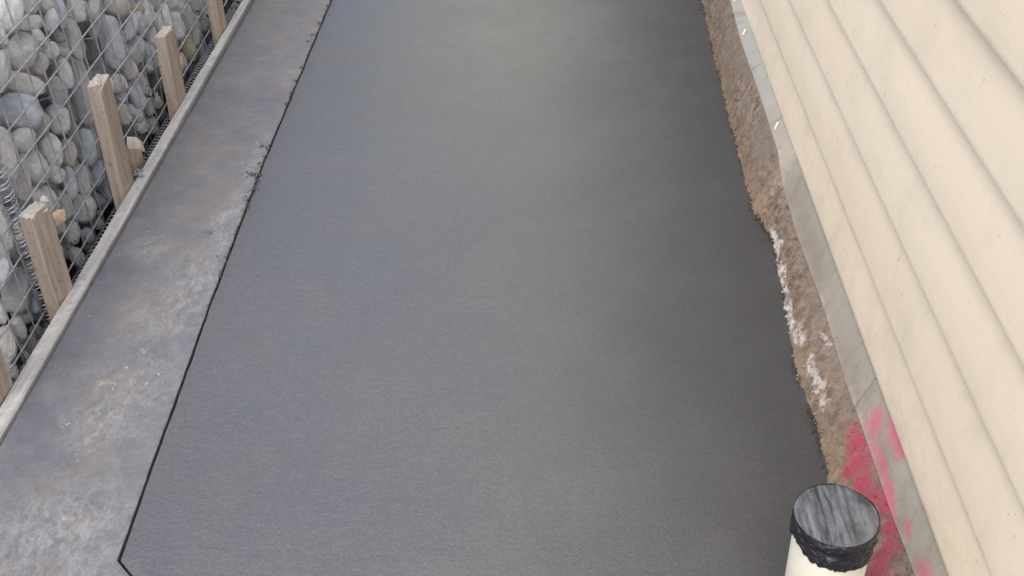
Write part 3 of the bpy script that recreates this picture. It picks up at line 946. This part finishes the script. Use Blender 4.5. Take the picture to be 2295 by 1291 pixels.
# hardened drips on the form board
for px, r_, lab in (((305, 392), .013, 'larger grey mortar lump on the form board beside the tallest stake'), ((315, 383), .008, 'small grey mortar lump on the form board edge just past the larger lump')):
    bm = bmesh.new(); p = on(px, 2, .012)
    for i in range(5): lump(bm, (p[0] + random.gauss(0, r_ * .5), p[1] + random.gauss(0, r_ * .6), .011 + random.uniform(0, .004)), r_ * random.uniform(.4, .7), i + px[0])
    tag(obj('mortar_lump', bm, DRYCRUMB, smooth=True), lab, 'lump')
# leaf litter and rubble down behind the board
LEAF = mat_flat('dead_leaf', (.075, .040, .032), .8, .2, .5, 40)
bm = bmesh.new()
def leaf(c, s):
    e = Euler((random.uniform(-1.2, 1.2), random.uniform(-1.2, 1.2), random.uniform(0, 6.3))).to_matrix()
    pr = [(-1, 0, 0), (-.35, .36, .12), (.4, .30, .12), (1, 0, .05), (.4, -.30, .1), (-.35, -.36, .1)]
    vs = [bm.verts.new(e @ (Vector(p) * s) + Vector(c)) for p in pr]
    mid = [bm.verts.new(e @ (Vector((-.3, 0, -.02)) * s) + Vector(c)), bm.verts.new(e @ (Vector((.35, 0, -.02)) * s) + Vector(c))]
    for f in ((vs[0], vs[1], mid[0]), (vs[1], vs[2], mid[1], mid[0]), (vs[2], vs[3], mid[1]), (vs[3], vs[4], mid[1]), (vs[4], vs[5], mid[0], mid[1]), (vs[5], vs[0], mid[0])):
        bm.faces.new([q for q in f][::-1] if False else f)
for px, n_ in (((355, 205), 9), ((345, 215), 5), ((472, 60), 10), ((465, 35), 7), ((520, 10), 8), ((408, 185), 5), ((315, 350), 4), ((160, 548), 3), ((225, 300), 2)):
    for i in range(n_):
        p = on((px[0] + random.gauss(0, 9), px[1] + random.gauss(0, 11)), 0, -1.262 + random.uniform(-.012, .02))
        leaf(p if p[2] > -.13 else (p[0], p[1], -.12), random.uniform(.005, .012))
for i in range(120):
    leaf((random.uniform(-1.275, -1.205), random.uniform(1.5, 5.0), random.uniform(-.135, -.11)), random.uniform(.012, .028))
stuff(tag(obj('leaf_litter', bm, LEAF), 'dead reddish leaves caught between the form board and the gabion', 'leaf litter'))
bm = bmesh.new()
for i in range(170):
    y = random.uniform(1.5, 4.6)
    lump(bm, (random.uniform(-1.275, -1.205), y, -.13 + random.uniform(0, .035)), random.uniform(.006, .02), i)
RUBBLE = mat_flat('dusty_rubble', (.19, .175, .16), .9, .2, .5)
stuff(tag(obj('rubble', bm, RUBBLE, smooth=True), 'small grey rubble at the foot of the gabion', 'rubble'))

# ------------------------------------------------------------------ capped standpipe
PX, PY, PZ = .403, 1.117, .311
pipe = thing('standpipe', 'white plastic pipe standing by the footing with a black tape cap', 'pipe', (PX, PY, -.10))
bm = bmesh.new()
N = 72
pr = .0575
V, F = [], []
for z in (0, .2, PZ + .10 - .012):
    for k in range(N):
        a = 2 * math.pi * k / N
        V.append((pr * math.cos(a), pr * math.sin(a), z))
for j in range(2):
    for k in range(N):
        F.append((j * N + k, j * N + (k + 1) % N, (j + 1) * N + (k + 1) % N, (j + 1) * N + k))
F.append(tuple(range(2 * N, 3 * N)))
obj('pipe_body', (V, [], F), PVC, pipe, smooth=False).data.polygons.foreach_set('use_smooth', [True] * (2 * N) + [False])

def mat_tape(top):
    n = NT('tape_top' if top else 'black_tape')
    if top:
        s = n.noise(1, 6, .72, n.scale((170, 20, 20), n.warp(.008, 22)))
        b = n.noise(30, 4, .6)
        wide = n.noise(1, 2, .5, n.scale((42, 5, 9)))
        f = n.math('ADD', n.math('MULTIPLY', s, .55), n.math('ADD', n.math('MULTIPLY', b, .25), n.math('MULTIPLY', wide, .4)))
        col = n.mix(n.ramp(f, .47, .72), (.032, .033, .038), (.165, .172, .184))  # pale streaks: dusty grey plus sky sheen painted into the colour
        nb = n.bump(s, .45, .003)
        return n.done(col, .42, n.bump(b, .3, .002, nb), spec=.5)
    s = n.noise(1, 3, .6, n.scale((18, 18, 130), n.warp(.03, 20)))
    col = n.mix(n.ramp(s, .55, .8, 0, .5), (.014, .013, .018), (.10, .10, .115))
    return n.done(col, .26, n.bump(s, .7, .006), spec=.5)
TAPE, TAPETOP = mat_tape(False), mat_tape(True)
# the wrapped band: overlapping turns, puckered, with a ragged lower edge
V, F = [], []
NR = 26
zt = PZ + .10
for j in range(NR + 1):
    t = j / NR
    for k in range(N * 2):
        a = 2 * math.pi * k / (N * 2)
        ca, sa = math.cos(a), math.sin(a)
        # deepest towards the viewer's right, shallow at the left
        drop = .040 + .020 * max(0, math.cos(a + 1.25)) + .004 * math.sin(5 * a) + .006 * fbm((ca * 2, sa * 2, 1), 1.4, 3)
        z = zt - drop * t
        r_ = .0600 + .0016 * math.sin(t * 13 + 1.6 * math.sin(a * 2) + a) + .0028 * fbm((ca * 1.6, sa * 1.6, z * 60), 2.2, 4) + .0012 * (1 - t)
        r_ = max(r_, .0587)
        if j == NR: r_ -= .0008
        if t < .06: r_ -= .0012
        V.append((r_ * ca, r_ * sa, z))
W2 = N * 2
for j in range(NR):
    for k in range(W2):
        F.append((j * W2 + (k + 1) % W2, j * W2 + k, (j + 1) * W2 + k, (j + 1) * W2 + (k + 1) % W2))
cap = obj('tape_band', (V, [], F), TAPE, pipe, smooth=True)
# stretched tape over the mouth, in ridged strips
V, F = [], []
rings = 24
ctr = (0, 0, zt + .003)
V.append(ctr)
for j in range(1, rings + 1):
    rr = .0606 * j / rings
    for k in range(W2):
        a = 2 * math.pi * k / W2
        x, y = rr * math.cos(a), rr * math.sin(a)
        u = x + .03 * y
        ridge = .0015 * math.sin(u * 460 + 1.2 * fbm((x, y, 0), 20, 2)) + .0006 * math.sin(u * 1130 + 2 * fbm((x, y, 5), 24, 2)) + .0010 * fbm((u * 5, y * .8, 2), 22, 3)
        z = zt + .003 + ridge * (1 - (j / rings) ** 6) - .0035 * (j / rings) ** 5
        V.append((x, y, z))
for k in range(W2): F.append((0, 1 + k, 1 + (k + 1) % W2))
for j in range(rings - 1):
    for k in range(W2):
        F.append((1 + j * W2 + k, 1 + (j + 1) * W2 + k, 1 + (j + 1) * W2 + (k + 1) % W2, 1 + j * W2 + (k + 1) % W2))
obj('tape_top', (V, [], F), TAPETOP, pipe, smooth=True)
